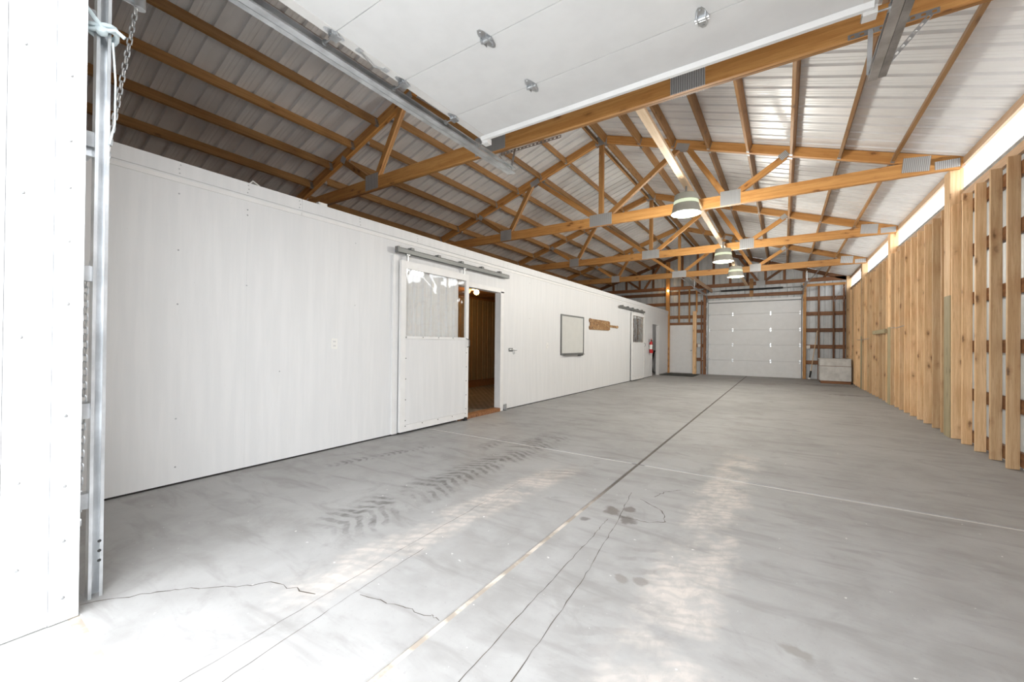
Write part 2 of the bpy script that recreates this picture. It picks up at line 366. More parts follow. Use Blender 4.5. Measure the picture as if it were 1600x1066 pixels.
apron = MB().box(-9, 9, -9, YF-.03, -.15, -.006).build('floor_apron', M_['apron'])
tag(apron, 'bright outdoor concrete apron in front of the door opening', kind='structure')
ground = MB().box(-60, 60, -60, 60, -.30, -.16).build('ground', M_['soil'])
tag(ground, 'pale bare ground around the barn', kind='structure')

# ------------------------------------------------------------------ roof
ceiling = empty('ceiling', (XRIDGE, YF, 3.5), 'ribbed steel roof underside on brown wooden purlins', kind='structure')
def ribprofile(wd, pitch, h=.034, base=.056, top=.034, minor=.0035):
    """ribs of an agricultural steel sheet seen from the inside: (along, height)"""
    out = []; n = round(wd/pitch)
    for i in range(n):
        c = (i+.5)*pitch
        out += [(0, 0)] if i == 0 else []
        out += [(c-base/2, 0), (c-top/2, h), (c+top/2, h), (c+base/2, 0)]
        if i < n-1:
            e = (i+1)*pitch; out += [(e-.040, 0), (e-.033, minor), (e-.018, minor), (e-.011, 0), (e+.011, 0), (e+.018, minor), (e+.033, minor), (e+.040, 0)]
    out.append((wd, 0)); out.append((wd+.012, -.0015)); return out
PW = .9144; PROF = ribprofile(PW, PW/4)
def sheet(prof, a0, a1, thick=.0012):
    """a ribbed sheet: prof along local Y, height along local Z, length along local X from a0 to a1"""
    vs = []; fs = []; n = len(prof)
    for x in (a0, a1):
        for y, h in prof: vs.append((x, y, h))
    for x in (a0, a1):
        for y, h in prof: vs.append((x, y, h+thick))
    for i in range(n-1): fs += [(i, i+1, n+i+1, n+i), (2*n+i, 3*n+i, 3*n+i+1, 2*n+i+1)]
    fs += [(0, n, 3*n, 2*n), (n-1, 3*n-1+0, 4*n-1, 2*n-1)]
    m = MB(); m.add(vs, fs[:-1]); return m
for sgn in (1, -1):
    run = (2.09-XRIDGE) if sgn > 0 else (XRIDGE-XW+.25)
    me = sheet(PROF, .05, run/cosr).mesh('roof_panel', M_['roof'])
    x = Vector((sgn, 0, -SL)).normalized(); z = Vector((sgn*SL, 0, 1)).normalized(); y = z.cross(x)
    for i in range(21):
        y0 = .12+i*PW+(0 if sgn > 0 else 0)
        Mx = Matrix((x, y, z)).transposed().to_4x4()
        Mx.translation = (XRIDGE, y0 if y.y > 0 else y0+PW, ZR+.002)
        inst('roof_panel', me, ceiling, Mx)
MB().prism([(-.16, -.06), (0, .0), (.16, -.06), (.16, -.052), (0, .012), (-.16, -.052)], (XRIDGE, .1, ZR+.05), (XRIDGE, 19.2, ZR+.05)).build('ridge_cap', M_['roof'], ceiling)
MB().box(XRIDGE-.06, XRIDGE+.06, .1, 19.2, ZR+.0, ZR+.028).build('ridge_vent', M_['black'], ceiling)
hm = MB()
hm.box(-.004, .055, -.0215, -.0195, -.142, -.03).box(-.004, .055, .0195, .0215, -.142, -.03).box(-.004, .055, -.0215, .0215, -.1435, -.1415).box(-.006, -.003, -.045, .045, -.12, -.03)
HM = hm.mesh('hanger', M_['galvdark'])
OFF = [.11, .80, 1.40, 1.985, 2.575, 3.16, 3.745, 4.33]
ends = [YF-.2]+TY+[YB-.04]
for b in range(5):
    y0 = ends[b]+(.04 if b else 0); y1 = ends[b+1]-.04
    for sgn in (1, -1):
        for i, of in enumerate(OFF+([4.86] if sgn < 0 else [])):
            o2 = of+(.20 if (b == 0 and sgn < 0 and i > 0) else 0)
            xx = XRIDGE+sgn*o2; zt = ZR-SL*o2-.004
            nrm = Vector((sgn*SL, 0, 1)).normalized()
            c = Vector((xx, 0, zt))-nrm*.07
            pr_ = beam('purlin', (c.x, y0, c.z), (c.x, y1, c.z), .038, .14, 'purlin', ceiling, up=nrm)
            if i and b < 4:
                Mx = W[pr_.name].copy(); Mx.translation = Vector((c.x, y1, c.z))+nrm*.07
                Mx = Mx @ Matrix.Rotation(math.pi, 4, 'Z'); inst('hanger', HM, pr_, Mx)
            if i and b:
                Mx = W[pr_.name].copy(); Mx.translation = Vector((c.x, y0, c.z))+nrm*.07
                inst('hanger', HM, pr_, Mx)
# pale 2x4 strut between the bottom chords
for b in range(4):
    y0 = TY[b]+.04; y1 = (TY[b+1]-.04) if b < 3 else YB-.25
    beam('strut', (-1.215, y0, ZC+.03), (-1.215, y1, ZC+.03), .089, .045, 'brace', ceiling)
# eave board over the light strip
for a, b in zip(ends, ends[1:]): beam('eave_board', (1.965, a+.02, 3.648), (1.965, b-.02, 3.648), .038, .092, 'eave', ceiling)

# ------------------------------------------------------------------ trusses
def plate(name, x, y, z, wx, hz, parent, rot=0):
    me = MB().box(-wx/2, wx/2, -.0015, .0015, -hz/2, hz/2).mesh('gusset_plate', M_['plate'])
    inst(name, me, parent, T((x, y, z)) @ Matrix.Rotation(rot, 4, 'Y'))
def make_truss(y, label, gable=False):
    r = empty('roof_truss', (XRIDGE, y, ZC), label, 'truss', 'main roof trusses')
    plies = (-.0195, .0195)
    xe = {1: 1.97, -1: XW+.06}
    for dy in plies:
        yy = y+dy
        beam('bottom_chord', (xe[-1], yy, ZC+.092), (1.93, yy, ZC+.092), .037, .184, 'truss', r)
        for s in (1, -1):
            L = abs(xe[s]-XRIDGE); n = Vector((s*SL, 0, 1)).normalized()
            a = Vector((XRIDGE, yy, ZR-.004))-n*.07; b_ = Vector((xe[s], yy, ZR-.004-SL*L))-n*.07
            if s > 0: beam('top_chord', a, b_, .037, .14, 'truss', r, up=n)
            else: beam('top_chord', a, b_, .037, .14, 'truss', r, up=n)
        def web(nm, x0, z0, x1, z1): beam(nm, (x0, yy, z0), (x1, yy, z1), .036, .089, 'truss', r, up=(0, 1, 0) if False else (1, 0, 0) if abs(x1-x0) < .01 else (0, 0, 1))
        zt = lambda o: ZR-SL*o-.15
        zb = ZC+.184
        web('king_post', XRIDGE, zb, XRIDGE, zt(0)-.02)
        for s in (1, -1):
            web('web', XRIDGE+s*.16, zb+.01, XRIDGE+s*1.44, zt(1.5))
            web('web', XRIDGE+s*2.18, zb+.01, XRIDGE+s*1.60, zt(1.53))
            web('web', XRIDGE+s*2.38, zb+.01, XRIDGE+s*3.04, zt(3.05)-.01)
    for yy in (y-.0405, y+.0405):
        plate('gusset_plate', XRIDGE, yy, ZC+.115, .46, .23, r)
        plate('gusset_plate', XRIDGE, yy, zt(0)+.03, .24, .18, r)
        for s in (1, -1):
            plate('gusset_plate', XRIDGE+s*2.28, yy, ZC+.12, .30, .24, r)
            plate('gusset_plate', XRIDGE+s*1.52, yy, ZR-SL*1.52-.13, .22, .12, r, s*math.atan(SL))
            plate('gusset_plate', XRIDGE+s*3.02, yy, ZR-SL*3.02-.155, .13, .10, r, -s*.6)
            plate('gusset_plate', XRIDGE+s*(4.53), yy, ZC+.14, .28, .20, r, s*math.atan(SL)*.3)
        plate('gusset_plate', 1.80, yy, ZC+.075, .24, .11, r)
    return r
make_truss(TY[0], 'wooden roof truss nearest the camera, just behind the raised overhead door')
make_truss(TY[1], 'second wooden roof truss, its bottom chord behind the nearest hanging lamp')
make_truss(TY[2], 'third wooden roof truss, its bottom chord just behind the middle hanging lamp')
make_truss(TY[3], 'farthest free-standing wooden roof truss, close to the gable wall')

# ------------------------------------------------------------------ right wall
wr = empty('wall_right', (1.95, 9.5, 0), 'right wall of bare pine studs and girts over steel siding with light strip', kind='structure')
rp = MB()
for i in range(20):
    y0 = .44+i*PW
    m = MB(); vs = []; n = len(PROF)
    for z in (0., 3.29):
        for t in (0, .0015):
            for yv, h in PROF: vs.append((XRO+h+t, y0+yv, z))
    fs = [(a, a+1, 2*n+a+1, 2*n+a) for a in range(n-1)]+[(n+a, 3*n+a, 3*n+a+1, n+a+1) for a in range(n-1)]
    m.add(vs, fs).build('siding_panel', M_['tin'], wr)
for zg in (.10, .62, 1.22, 1.82, 2.42, 2.98):
    for a, b in zip(ends, ends[1:]): beam('girt', (1.962, a+.1, zg), (1.962, b+.1 if b < 18 else 18.6, zg), .038, .14, 'girt', wr, up=(0, 0, 1))
for a, b in zip(ends, ends[1:]): beam('girt', (1.962, a+.1, 3.19), (1.962, b+.1 if b < 18 else 18.6, 3.19), .038, .10, 'eave', wr)
MB().box(1.955, 2.03, .44, 18.6, 3.285, 3.297).build('flashing', M_['trim'], wr)
PY = [yv+.115 for yv in TY]
ys = [7.735+.41*i for i in range(-17, 27)]
ys = [yv for yv in ys if .6 < yv < 18.40 and all(not (p-.11 < yv < p+.175) for p in PY)]+[p-.109 for p in PY]
rs = random.Random(3)
for yv in ys:
    zt = 3.12+rs.uniform(-.02, .025); lean = rs.uniform(-.012, .012)
    beam('stud', (1.898+rs.uniform(-.006, .004), yv+.02+lean, .004), (1.898, yv+.02, zt), .038, .088, 'stud', wr, up=(1, 0, 0))
for i, yv in enumerate(PY):
    zs = (1.65, 1.9, 1.62, 1.5)[i]
    beam('treated_post', (1.912, yv+.052, .0), (1.912, yv+.052, zs), .24, .135, 'treated', wr, up=(1, 0, 0))
    beam('post', (1.912, yv+.052, zs), (1.912, yv+.052, ZC+.02), .238, .134, 'stud', wr, up=(1, 0, 0))
beam('post', (1.912, 18.52, 0), (1.912, 18.52, 3.7), .134, .134, 'stud', wr, up=(1, 0, 0))
beam('post', (1.912, .52, 0), (1.912, .52, 3.7), .134, .134, 'stud', wr, up=(1, 0, 0))
for a, b in zip(ends, ends[1:]):
    MB().box(2.035, 2.038, max(a, .44), b, 3.29, 3.70).build('light_panel', M_['skylight'], wr)
beam('rail', (1.83, 11.75, 1.55), (1.83, 13.2, 1.55), .038, .089, 'treated', wr)
for z, y0, y1 in ((1.60, 10.2, 11.3), (1.42, 14.0, 16.0)):
    MB().tube([(1.84, y0, z), (1.838, (y0+y1)/2, z-.02), (1.84, y1, z)], .006, 6).build('wire', M_['galv'], wr)

# ------------------------------------------------------------------ back wall
wb = empty('wall_back', (-1.0, YB, 0), 'back gable wall of steel siding with brown girts and studs', kind='structure')
nx = 11
for i in range(12):
    x0 = XW-.2+i*PW
    vs = []; pts = [(x0+a, h) for a, h in PROF if x0+a < 2.12]; n = len(pts)
    if n < 3: continue
    for top in (0, 1):
        for t in (0, .0015):
            for xv, h in pts: vs.append((xv, YB+h+t, 0 if not top else max(zroof(xv)-.01, 3)))
    fs = [(a, a+1, 2*n+a+1, 2*n+a) for a in range(n-1)]+[(n+a, 3*n+a, 3*n+a+1, n+a+1) for a in range(n-1)]
    MB().add(vs, fs).build('siding_panel', M_['tin'], wb)
yg = YB-.022
for zg in (.612, 1.195, 1.80, 2.41, 2.97):
    beam('girt', (.66, yg, zg), (1.84, yg, zg), .038, .14, 'girt', wb)
    if zg < 2: beam('girt', (-3.10, yg, zg), (-2.70, yg, zg), .038, .14, 'girt', wb)
for zg in (2.41, 2.97): beam('girt', (-4.14, yg, zg), (-2.70, yg, zg), .038, .14, 'girt', wb)
beam('girt', (-4.14, yg, 2.12), (-2.75, yg, 2.12), .038, .11, 'girt', wb)
for zg in (2.98, 3.42): beam('girt', (XW, yg, zg), (-4.27, yg, zg), .038, .14, 'girt', wb)
beam('girt', (.66, yg, 3.47), (1.84, yg, 3.47), .038, .09, 'truss', wb)
beam('girt', (-4.14, yg, 3.45), (-2.70, yg, 3.45), .038, .14, 'girt', wb)
beam('gable_chord', (XW, yg-.04, 3.66), (1.84, yg-.04, 3.66), .038, .14, 'girt', wb)
for s in (1, -1):
    xe = 1.9 if s > 0 else XW; n = Vector((s*SL, 0, 1)).normalized()
    beam('gable_rafter', Vector((XRIDGE, yg-.04, ZR-.004))-n*.07, Vector((xe, yg-.04, ZR-.004-SL*abs(xe-XRIDGE)))-n*.07, .038, .14, 'girt', wb, up=n)
for j in range(-8, 9):
    x = XRIDGE+j*.61
    if XW+.2 < x < 1.8: beam('gable_stud', (x, yg, 3.73), (x, yg, zroof(x)-.15), .038, .089, 'girt', wb, up=(1, 0, 0))
for s in (1, -1):
    beam('gable_web', (XRIDGE+s*2.2, yg-.045, 3.72), (XRIDGE+s*1.55, yg-.045, zroof(XRIDGE+s*1.5)-.15), .038, .089, 'girt', wb)
    beam('gable_web', (XRIDGE+s*2.4, yg-.045, 3.72), (XRIDGE+s*3.05, yg-.045, zroof(XRIDGE+s*3.05)-.15), .038, .089, 'girt', wb)
plate('gusset_plate', XRIDGE+2.28, yg-.068, 3.66, .30, .2, wb)
for x in (1.07, 1.50, 1.79): beam('stud', (x, YB-.075, .0), (x, YB-.075, 3.43), .038, .06, 'girt', wb, up=(1, 0, 0))
for x in (-3.75, -3.34): beam('stud', (x, YB-.075, 2.18), (x, YB-.075, 3.58), .038, .06, 'truss', wb, up=(1, 0, 0))
beam('stud', (-3.05, YB-.09, 2.6), (-3.05, YB-.09, 3.58), .038, .06, 'truss', wb, up=(1, 0, 0))
beam('stud', (-2.86, YB-.09, 0), (-2.86, YB-.09, 3.1), .025, .06, 'girt', wb, up=(1, 0, 0))
beam('post', (-4.205, YB-.12, 0), (-4.205, YB-.12, zroof(-4.2)-.15), .13, .15, 'truss', wb, up=(1, 0, 0))
beam('post', (-3.115, YB-.13, 0), (-3.115, YB-.13, 2.64), .12, .14, 'stud', wb, up=(1, 0, 0))
beam('post', (-2.735, YB-.10, 0), (-2.735, YB-.10, 3.55), .14, .10, 'girt', wb, up=(1, 0, 0))
beam('post', (.645, YB-.10, 0), (.645, YB-.10, 3.55), .14, .10, 'truss', wb, up=(1, 0, 0))
beam('header', (-2.68, YB-.07, 3.21), (.58, YB-.07, 3.21), .05, .13, 'girt', wb)
beam('stud', (-1.06, YB-.1, 3.14), (-1.06, YB-.1, 3.86), .04, .13, 'truss', wb, up=(1, 0, 0))

# ------------------------------------------------------------------ front wall (the jamb is the bright strip at the left edge)
wf = empty('wall_front', (-2.6, .3, 0), 'white front wall with metal wrapped door jamb', kind='structure')
MB().box(-2.56, -2.545, .352, YF, 0, 3.08).build('jamb_board', M_['jamb'], wf)
MB().box(-2.565, -2.549, .222, .350, 0, 3.08).build('jamb_board', M_['jamb'], wf)
MB().box(-2.565, -2.543, .02, .220, 0, 3.08).build('jamb_board', M_['jamb'], wf)
MB().box(-2.72, -2.56, .10, YF-.002, 0, 3.08).box(XW, -2.66, .20, YF-.06, 0, 5.2).box(-2.72, .62, .20, YF-.06, 3.05, 3.7).box(.48, 2.0, .20, YF-.06, 0, 3.7).build('front_boarding', M_['trim'], wf)
vs = [(XW, .3, 3.6), (2.0, .3, 3.6), (2.0, .3, zroof(2)-.02), (XRIDGE, .3, ZR-.02), (XW, .3, zroof(XW)-.02)]
MB().add(vs+[(a, .38, c) for a, b, c in vs], [(4, 3, 2, 1, 0), (5, 6, 7, 8, 9)]+[(i, (i+1) % 5, 5+(i+1) % 5, 5+i) for i in range(5)]).build('gable_boarding', M_['tin'], wf)
sm = MB().lathe((0, 0, 0), [(.007, 0), (.007, .003), (.004, .005)], 10, (1, 0, 0)).mesh('screw', M_['galvdark'])
for yv, zs in ((.265, (.27, .62, 1.206, 1.789, 2.391)), (.392, (.1, .34, .573, .872, 1.35, 1.62, 1.85, 2.05, 2.33))):
    for z in zs: inst('screw', sm, wf, T((-2.549 if yv < .35 else -2.545, yv, z)))

# ------------------------------------------------------------------ left wall
OPEN = [(4.77, 5.89, 0, 2.10), (13.60, 14.56, 0, 2.10), (16.0, 16.92, 0, 2.0)]
def cut(y0, y1, z0, z1):
    """rectangles of (y0,y1,z0,z1) left after the doorways are taken out"""
    R = [(y0, y1, z0, z1)]
    for a, b, c, d in OPEN:
        N = []
        for p, q, r, s in R:
            if q <= a or p >= b or r >= d: N.append((p, q, r, s)); continue
            if p < a: N.append((p, a, r, s))
            if q > b: N.append((b, q, r, s))
            if s > d: N.append((max(p, a), min(q, b), d, s))
        R = N
    return R
m = MB()
for r in cut(YF, YB, 0, 2.60): m.box(XL-.105, XL-.0135, *r)
wl = m.build('wall_left', M_['dark'], None, org=(XL, 9.5, 0))
tag(wl, 'white painted plywood partition wall with band board along its top', kind='structure')
y = .57; seams = [YF]
while y < YB-.1: seams.append(y); y += 1.22
seams.append(YB-.06)
for a, b in zip(seams, seams[1:]):
    for p, q, r, s in cut(a+.0003, b-.0003, .018, 2.565): MB().box(XL-.013, XL, p, q, r, s).build('wall_panel', M_['ply'], wl)
y = YF; jy = [YF, 2.3, 5.96, 9.6, 13.3, 16.9, YB-.06]
for a, b in zip(jy, jy[1:]):
    MB().box(XL-.01, XL+.018, a, b-.002, 2.562, 2.68).build('band_board', M_['ply'], wl)
    MB().box(XL-.12, XL-.013, a, b-.002, 2.60, 2.672).build('top_plate', M_['trim'], wl)
    MB().box(XL, XL+.010, a, b-.004, 2.512, 2.545).build('batten', M_['trim'], wl)
nm = MB()
for yv in (1.27, 1.79, 2.28, 3.0, 3.9, 4.9, 6.1, 7.3):
    for z in (2.585, 2.62, 2.655): nm.lathe((XL+.018, yv+.01*random.uniform(-1, 1), z), [(.006, 0), (.005, .0012)], 8, (1, 0, 0))
for yv, z in ((1.27, 2.42), (1.27, 1.95), (1.27, 1.5), (1.79, 2.43), (1.79, 2.38), (1.79, 1.72), (2.95, 1.63), (2.95, 2.36), (1.27, .55), (1.27, .15), (2.1, .9), (6.9, 2.4), (6.9, 1.7), (8.0, .35), (10.2, .3)):
    nm.lathe((XL, yv, z), [(.007, 0), (.006, .0012)], 8, (1, 0, 0))
o = nm.build('nail_heads', M_['galvdark'], wl); o['kind'] = 'stuff'
# reveals and casings of the doorways
for i, (a, b, c, d) in enumerate(OPEN):
    MB().box(XL-.108, XL-.001, b-.002, b+.012, 0, d).build('reveal', M_['trim'], wl)
    MB().box(XL-.108, XL-.001, a-.012, a+.002, 0, d).build('reveal', M_['trim'], wl)
    MB().box(XL-.108, XL-.001, a, b, d-.002, d+.012).build('reveal', M_['trim'], wl)
    MB().box(XL-.001, XL+.016, b, b+.095 if i < 2 else b+.06, 0, d+.02).build('casing', M_['trim'], wl)
    if i < 2: MB().box(XL-.001, XL+.016, a, b+.095, d, d+.075).build('casing', M_['trim'], wl)
MB().box(XL-.10, XL+.03, 4.78, 5.88, .0, .06).build('threshold', M_['girt'], wl)
# ribbed liner on the wall behind the sliding door's window
lp = ribprofile(1.12, .16, .024, .05, .022, .004); vs = []; n = len(lp)
for z in (1.20, 2.24):
    for yv, h in lp: vs.append((XL+.003+h, 3.63+yv, z))
MB().add(vs, [(a, a+1, n+a+1, n+a) for a in range(n-1)]).build('ribbed_liner', M_['ply'], wl)
MB().box(XL-.001, XL+.028, 3.49, 3.57, .02, 2.33).build('door_stop', M_['trim'], wl)

# stalls behind the left wall
st = empty('wall_stall', (-7, 8, 0), 'steel lined stall walls seen through the open doorway', kind='structure')
def ribwall_x(x, y0, y1, z0, z1, face, mat, parent, nm):
    yv = y0
    while yv < y1-.05:
        w_ = min(PW, y1-yv); pts = [(a, h) for a, h in PROF if a <= w_]; vs = []; n = len(pts)
        for z in (z0, z1):
            for a, h in pts: vs.append((x-face*h, yv+a, z))
        MB().add(vs, [(a, a+1, n+a+1, n+a) for a in range(n-1)]).build(nm, mat, parent); yv += PW
ribwall_x(-7.0, 3.4, 10.7, .20, 2.40, 1, M_['stalltin'], st, 'liner_panel')
MB().box(-7.06, -7.02, 3.4, 10.7, 0, 2.5).build('kick_board', M_['deck'], st)
for yv in (3.4, 10.7, 15.2): MB().box(XW, XL-.11, yv-.04, yv+.04, 0, 2.5).build('partition', M_['deck'], st)
for i in range(14): MB().box(-7.02, XL-.11, 3.45+i*.52, 3.96+i*.52, 2.46+.004*(i % 2), 2.50).build('deck_board', M_['deck'], st)
MB().box(XW, XL-.11, YF, YB-.05, 2.52, 2.56).build('light_block_deck', M_['deck'], st)  # unseen deck over the stalls, placed to block light
MB().box(-7.0, XL-.106, 3.45, 10.65, -.02, .012).build('stall_mat', M_['stallmat'], st)
MB().box(XW, XL-.10, 10.75, YB-.05, -.02, .004).build('stall_floor', M_['slab'], st)
MB().box(-6.2, -6.15, 15.25, YB-.06, 0, 2.5).build('room_wall', M_['trim'], st)
MB().box(-6.2, XL-.12, YB-.10, YB-.06, 0, 2.5).build('room_wall', M_['trim'], st)
MB().box(-6.2, XL-.12, 15.25, YB-.06, 2.40, 2.44).build('room_ceiling', M_['trim'], st)
wo = empty('wall_outer', (XW, 9, 0), 'outer left wall of steel siding behind the stalls', kind='structure')
MB().box(XW-.03, XW, .2, YB, 0, 3.72).build('siding', M_['tin'], wo)

# ------------------------------------------------------------------ overhead doors
def hinge_mesh():
    m = MB(); t = .003
    # two tapering leaves and a barrel, lying in the local XY plane, seam along X, raised along +Z
    for s in (1, -1):
        a = [(-.032, s*.004), (.032, s*.004), (.020, s*.055), (.008, s*.075), (-.008, s*.075), (-.020, s*.055)]
        vs = [(x, y, 0) for x, y in a]+[(x, y, t) for x, y in a]
        m.add(vs, [(5, 4, 3, 2, 1, 0), (6, 7, 8, 9, 10, 11)]+[(i, (i+1) % 6, 6+(i+1) % 6, 6+i) for i in range(6)])
        m.lathe((0, s*.056, t), [(.006, 0), (.005, .004)], 8)
    m.tube([(-.034, 0, .010), (.034, 0, .010)], .010, 8)
    m.box(-.022, -.018, -.03, .03, 0, .022).box(.018, .022, -.03, .03, 0, .022)
    return m.mesh('hinge', M_['galv'])
HG = hinge_mesh()
def roller_mesh():
    m = MB(); m.tube([(-.10, 0, 0), (.03, 0, 0)], .006, 8); m.lathe((-.10, 0, 0), [(.012, -.006), (.022, -.006), (.022, .006), (.012, .006)], 14, (1, 0, 0)); m.box(-.02, .035, -.03, .03, -.018, -.010)
    return m.mesh('roller', M_['galvdark'])
RO = roller_mesh()
DX0, DX1, DZ = -2.575, .468, 3.285
d1 = empty('door_1', (-1.05, 3.29, DZ), 'raised white sectional overhead door hanging flat under the nearest truss', kind='structure')
secs = [(2.803, 3.29), (2.203, 2.797), (1.603, 2.197), (1.003, 1.597)]
for y0, y1 in secs:
    s_ = MB(); e = .003
    s_.box(DX0, DX1, y0, y1, DZ, DZ+.042).build('door_section', M_['doorskin'], d1)
    for x0, x1 in ((DX0, DX0+.075), (DX1-.075, DX1)): MB().box(x0, x1, y0+.002, y1-.002, DZ-.0035, DZ-.0003).build('end_stile', M_['trim'], d1)
m = MB(); m.prism([(-.02, 0), (.0, -.03), (.03, -.03), (.05, 0), (.045, 0), (.027, -.025), (.003, -.025), (-.015, 0)][::-1], (DX0+.02, 3.235, DZ-.002), (DX1-.02, 3.235, DZ-.002)).build('strut', M_['doorskin'], d1)
MB().box(DX0, DX1, 3.285, 3.297, DZ-.012, DZ+.045).build('top_rail', M_['doorskin'], d1)
Rx = Matrix.Rotation(math.pi, 4, 'X')
for ysm in (2.80, 2.20, 1.60):
    for x in (-1.70, -.44): inst('hinge', HG, d1, T((x, ysm, DZ-.0005)) @ Rx @ Matrix.Scale(1.25, 4))
    for s, x in ((1, DX0+.04), (-1, DX1-.04)):
        inst('hinge', HG, d1, T((x, ysm, DZ-.004)) @ Rx)
        inst('roller', RO, d1, T((x, ysm, DZ-.025)) @ (Matrix.Identity(4) if s > 0 else Matrix.Rotation(math.pi, 4, 'Z')))
for s, x in ((1, DX0+.04), (-1, DX1-.04)):
    MB().box(x-.03, x+.04, 3.26, 3.33, DZ-.055, DZ-.003).build('top_bracket', M_['trim'], d1)
    inst('roller', RO, d1, T((x, 3.30, DZ-.03)) @ (Matrix.Identity(4) if s > 0 else Matrix.Rotation(math.pi, 4, 'Z')))
MB().tube([(DX0+.05, 1.79, DZ-.006), (DX0+.03, 1.87, DZ-.012), (DX0+.0, 1.95, DZ-.012), (DX0+.04, 2.03, DZ-.006)], .008, 8).box(DX0+.03, DX0+.07, 1.77, 1.81, DZ-.012, DZ-.002).box(DX0+.02, DX0+.06, 2.01, 2.05, DZ-.012, DZ-.002).build('lift_bracket', M_['galv'], d1)
MB().box(DX0, DX1, .62, .995, DZ-.03, DZ+.012).build('door_section', M_['doorskin'], d1)

def chan(s, x, z, w_=.055, h_=.062, t=.0035):
    """track profile (local y,z pairs): C channel whose mouth looks to the door side s"""
    o = -s*w_/2
    P = [(-w_/2, -h_/2), (w_/2, -h_/2), (w_/2, -h_/2+.012), (w_/2-t, -h_/2+.012), (w_/2-t, -h_/2+t), (-w_/2+t, -h_/2+t), (-w_/2+t, h_/2-t), (w_/2-t, h_/2-t), (w_/2-t, h_/2-.012), (w_/2, h_/2-.012), (w_/2, h_/2), (-w_/2, h_/2)]
    return [(a*s, b) for a, b in P] if s > 0 else [(a*s, b) for a, b in P][::-1]
def make_track(label, x, side, yend, vertical=True):
    r = empty('door_track', (x, .51, 0), label, 'door track', 'rails of the raised overhead door')
    z = DZ-.03
    # frame(): sweeping along +Y gives local y = up x dir = -X, so the mouth faces +X when side is -1
    MB().prism(chan(-side, 0, 0), (x, .85, z), (x, yend, z)).build('horizontal_rail', M_['galv'], r)
    ang = [(0, 0), (.045, 0), (.045, .003), (.003, .003), (.003, .04), (0, .04)]
    ang = [(a*(1 if side > 0 else -1), b) for a, b in ang]; ang = ang if side > 0 else ang[::-1]
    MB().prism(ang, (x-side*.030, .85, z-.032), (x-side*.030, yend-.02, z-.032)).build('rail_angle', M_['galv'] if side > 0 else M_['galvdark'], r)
    pts = [(x, .51+.34*(1-math.cos(t)), z-.34+.34*math.sin(t)) for t in [i*math.pi/16 for i in range(9)]]
    m = MB(); prof = chan(-side, 0, 0); n = len(prof); vs = []
    for i, p in enumerate(pts):
        t = i*math.pi/16; nrm = Vector((0, -math.cos(t), math.sin(t)))
        for a, b in prof: vs.append(Vector(p)+Vector((-a, 0, 0))+nrm*b)
    m.add(vs, [(i*n+j, i*n+(j+1) % n, (i+1)*n+(j+1) % n, (i+1)*n+j) for i in range(8) for j in range(n)]).build('curved_rail', M_['galv'], r)
    MB().prism(chan(-side, 0, 0, .055, .049), (x, .5125, .0), (x, .5125, z-.34), up=(0, -1, 0)).build('vertical_rail', M_['galv'], r)
    for zb in (.45, .867, 1.505, 2.13, 2.7):
        MB().box(x-.05*side-.002, x+.002, YF+.002, .50, zb-.035, zb+.035).build('bracket', M_['galvdark'], r)
    return r
tL = make_track('galvanised rail beside the white jamb, bent up and along the door\'s left edge', -2.680, 1, 4.03)
tR = make_track('galvanised rail at the right end of the raised overhead door', .555, -1, 4.08)
bm_ = MB()
for i in range(3): bm_.lathe((-2.650, .523, .17+.045*i), [(.007, 0), (.007, .001)], 10, (1, 0, 0))
bm_.build('bolt_hole', M_['black'], tL)
# hangers that carry the rails from the truss
def perf(p, q, w_, parent, nm='hanger_strap', up=(0, 0, 1), mat='galvdark'):
    p, q = Vector(p), Vector(q); n = max(3, int((q-p).length/.05)); m = MB()
    _, _, x, y, z = MB().frame(p, q, up); L = (q-p).length
    e = w_*.27
    for s in (1, -1): m.bar(p+z*s*(w_/2-e/2), q+z*s*(w_/2-e/2), .003, e, up)
    for i in range(n+1):
        c = p+(q-p)*(i/n); h_ = min(L/n*.28, .02); a = c-x*h_*(0 if i == 0 else 1); b = c+x*h_*(0 if i == n else 1)
        m.bar(a, b, .003, w_-e*1.9, up)
    return m.build(nm, M_[mat], parent)
yh = TY[0]-.055
perf((.40, yh, ZC+.0), (.90, yh, ZC+.0), .04, tR); perf((.86, yh+.02, ZC), (.60, 4.02, DZ-.03), .03, tR, mat='galv')
MB().bar((.53, yh-.02, ZC), (.53, 4.05, DZ-.02), .003, .03, (1, 0, 0)).build('hanger_drop', M_['galvdark'], tR)
perf((-2.93, TY[0]+.06, ZC-.012), (-2.10, TY[0]+.06, ZC-.012), .035, tL)
MB().bar((-2.71, TY[0]+.045, ZC), (-2.71, 4.0, DZ-.03), .004, .03, (1, 0, 0)).build('hanger_drop', M_['galvdark'], tL)
MB().bar((-2.95, TY[0]+.06, ZC-.02), (-2.72, 4.0, DZ-.02), .003, .03, (0, 1, 0)).build('hanger_brace', M_['galvdark'], tL)

